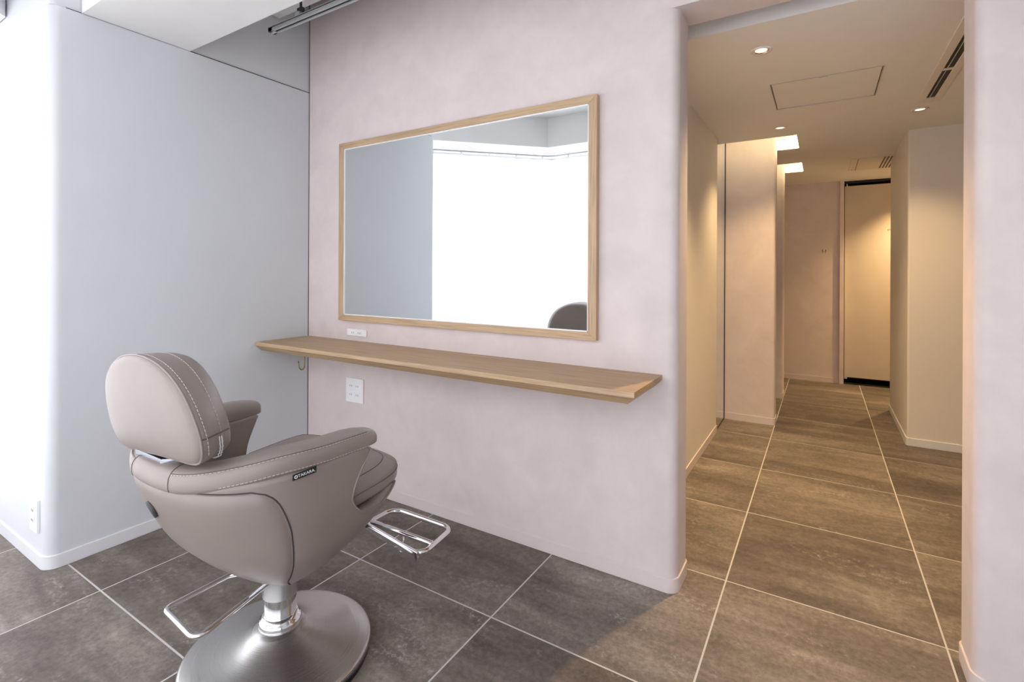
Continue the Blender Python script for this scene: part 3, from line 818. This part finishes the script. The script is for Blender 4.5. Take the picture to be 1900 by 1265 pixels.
Rg = [hring(.002, .002, HY - .012), hring(.35, .35, HY - .0115), hring(.65, .65, HY - .0095), hring(.83, .83, HY - .0065), hring(.93, .92, HY - .002), hring(.975, .97, HY + .003),
      hring(1.0, 1.0, HY + .012), hring(.995, 1.0, HY + .02), hring(.955, .995, HY + .04), hring(.875, .98, HY + .066), hring(.81, .955, HY + .086), hring(.76, .92, HY + .097), hring(.68, .85, HY + .104), hring(.5, .62, HY + .109), hring(.2, .25, HY + .111), hring(.002, .002, HY + .111)]
head = Geo().rings(Rg).make('headrest', 'leather', chair, True)
Geo().tube(hring(.997, .997, HY + .0095), .0026, 6, True).make('piping', 'leather', head, True)
def hsel(ring, zmin): return [p for p in ring if p.z > zmin]
def upper(ring, zmin):
    n = len(ring); k0 = min(range(n), key=lambda i: (ring[i].z, ring[i].x)); rr = ring[k0:] + ring[:k0]
    return [p for p in rr if p.z > zmin]
stitches('stitching', upper(hring(1.003, 1.004, HY + .022), .70), head)
stitches('stitching', upper(hring(.888, .984, HY + .064), .70), head)
# zipper and joining seam on the lower right side
def hside(frac_y, z, sx_):
    best = min((q for q in HL if q.x > 0), key=lambda q: abs((HCZ + (q.y - HCZ)) - z) + (0 if q.x > .1 else 1))
    return Vector((HCX + best.x * sx_, HY + frac_y - .2 * (z - HCZ), z))
zl = [z / 1000 for z in range(676, 737, 4)]
for k_ in (.052, .057):
    Geo().tube([hside(k_, z, .945) for z in zl], .0014, 6).make('zipper', 'zip', head, True)
Geo().tube([hside(y_ / 1000, .742, 1.003 - max(0, (y_ - 20)) * .0023) for y_ in range(12, 86, 6)], .0016, 6).make('seam', 'seam_soft', head)
# chrome bracket under the headrest
br = Geo().prism([(-1.445, .578), (-1.415, .550), (-1.285, .550), (-1.258, .578), (-1.285, .615), (-1.415, .615)], .630, .6590).make('headrest_bracket', 'bracket', chair, bevel=.003)
for xx in (-1.395, -1.315):
    Geo().box(xx - .013, xx + .013, .585, .600, .640, .700).make('post', 'chrome', br, bevel=.002)
Geo().tube([(-1.30, .570, .663), (-1.275, .570, .663)], .006, 12).make('bracket_screw', 'chrome', br, True)
# small black brand tag below the right armrest
def tag_pt(y, z): p = plan(phi_of(y, z), z, .0025); return p
ty0, ty1 = .700, .753
q00, q10 = tag_pt(ty0, .6175), tag_pt(ty1, .6225); q01, q11 = tag_pt(ty0, .6310), tag_pt(ty1, .6365)
off = Vector((.0045, 0, 0)); th = Vector((.0015, 0, 0))
tg_ = mesh('brand_tag', [q00 + off, q10 + off, q11 + off, q01 + off, q00 + off - th, q10 + off - th, q11 + off - th, q01 + off - th],
           [(0, 1, 2, 3), (7, 6, 5, 4), (0, 4, 5, 1), (1, 5, 6, 2), (2, 6, 7, 3), (3, 7, 4, 0)], 'rubber', body)
ex = (q10 - q00).normalized(); ez = (q01 - q00); ez = (ez - ex * ez.dot(ex)).normalized(); en = ex.cross(ez).normalized()
if en.x < 0: en = -en
cc = (q00 + q10 + q11 + q01) / 4 + off + Vector((.0006, 0, 0))
mt = Matrix((ex, ez, en)).transposed().to_4x4(); mt.translation = cc + ex * .004
text('lettering', 'TAKARA.', .0100, mt, 'whiteink', tg_, .0003)
lg = Geo(); c0 = cc - ex * .0205
lg.rings([[c0 + (ex * cos(2 * pi * j / 16) + ez * sin(2 * pi * j / 16)) * r_ + en * h_ for j in range(16)] for r_, h_ in ((.0022, -.0003), (.0022, .0005), (.0040, .0005), (.0040, -.0003))], loop=True, closed_ring=True)
lg.make('logo_ring', 'whiteink', tg_)
# footrest
Zf = .16
loop_f = [(-1.425, 1.285, Zf), (-1.113, 1.236, Zf), (-1.138, 1.430, Zf), (-1.425, 1.430, Zf)]
foot = Geo().tube(fillet(loop_f, [.03, .035, .045, .05], 8), .0092, 12, True).make('footrest', 'chrome', chair, True)
Geo().tube([(-1.427, 1.303, Zf + .004), (-1.126, 1.308, Zf + .004)], .0095, 12).make('crossbar', 'chrome', foot, True)
sd = Vector((-1.425, 1.285, 0)) - Vector((-1.113, 1.236, 0)); nn = Vector((-sd.y, sd.x, 0)).normalized()
a_ = Vector((-1.44, 1.2865, 0)); b_ = Vector((-1.125, 1.237, 0)); w_ = nn * .005
g = Geo(); g.prism([(a_ - w_)[:2], (b_ - w_)[:2], (b_ + w_)[:2], (a_ + w_)[:2]], Zf - .018, Zf + .009); g.make('side_bar', 'chrome', foot, bevel=.002)
g = Geo(); g.prism([(-1.44, 1.287), (-1.415, 1.283), (-1.33, .93), (-1.355, .925)], Zf - .016, Zf - .006); 
pv = [(-1.44, 1.287, Zf - .012), (-1.415, 1.283, Zf - .012), (-1.30, 1.02, .36), (-1.33, 1.02, .36)]
mesh('support_arm', pv + [(x, y, z + .014) for x, y, z in pv], [(0, 3, 2, 1), (4, 5, 6, 7), (0, 1, 5, 4), (1, 2, 6, 5), (2, 3, 7, 6), (3, 0, 4, 7)], 'slot', foot)
Geo().tube([(-1.252, 1.302, Zf), (-1.25, 1.296, .12)], .0035, 8).make('stem', 'chrome', foot, True)
Geo().ball((-1.249, 1.292, .112), .011).make('ball_knob', 'chrome', foot, True)
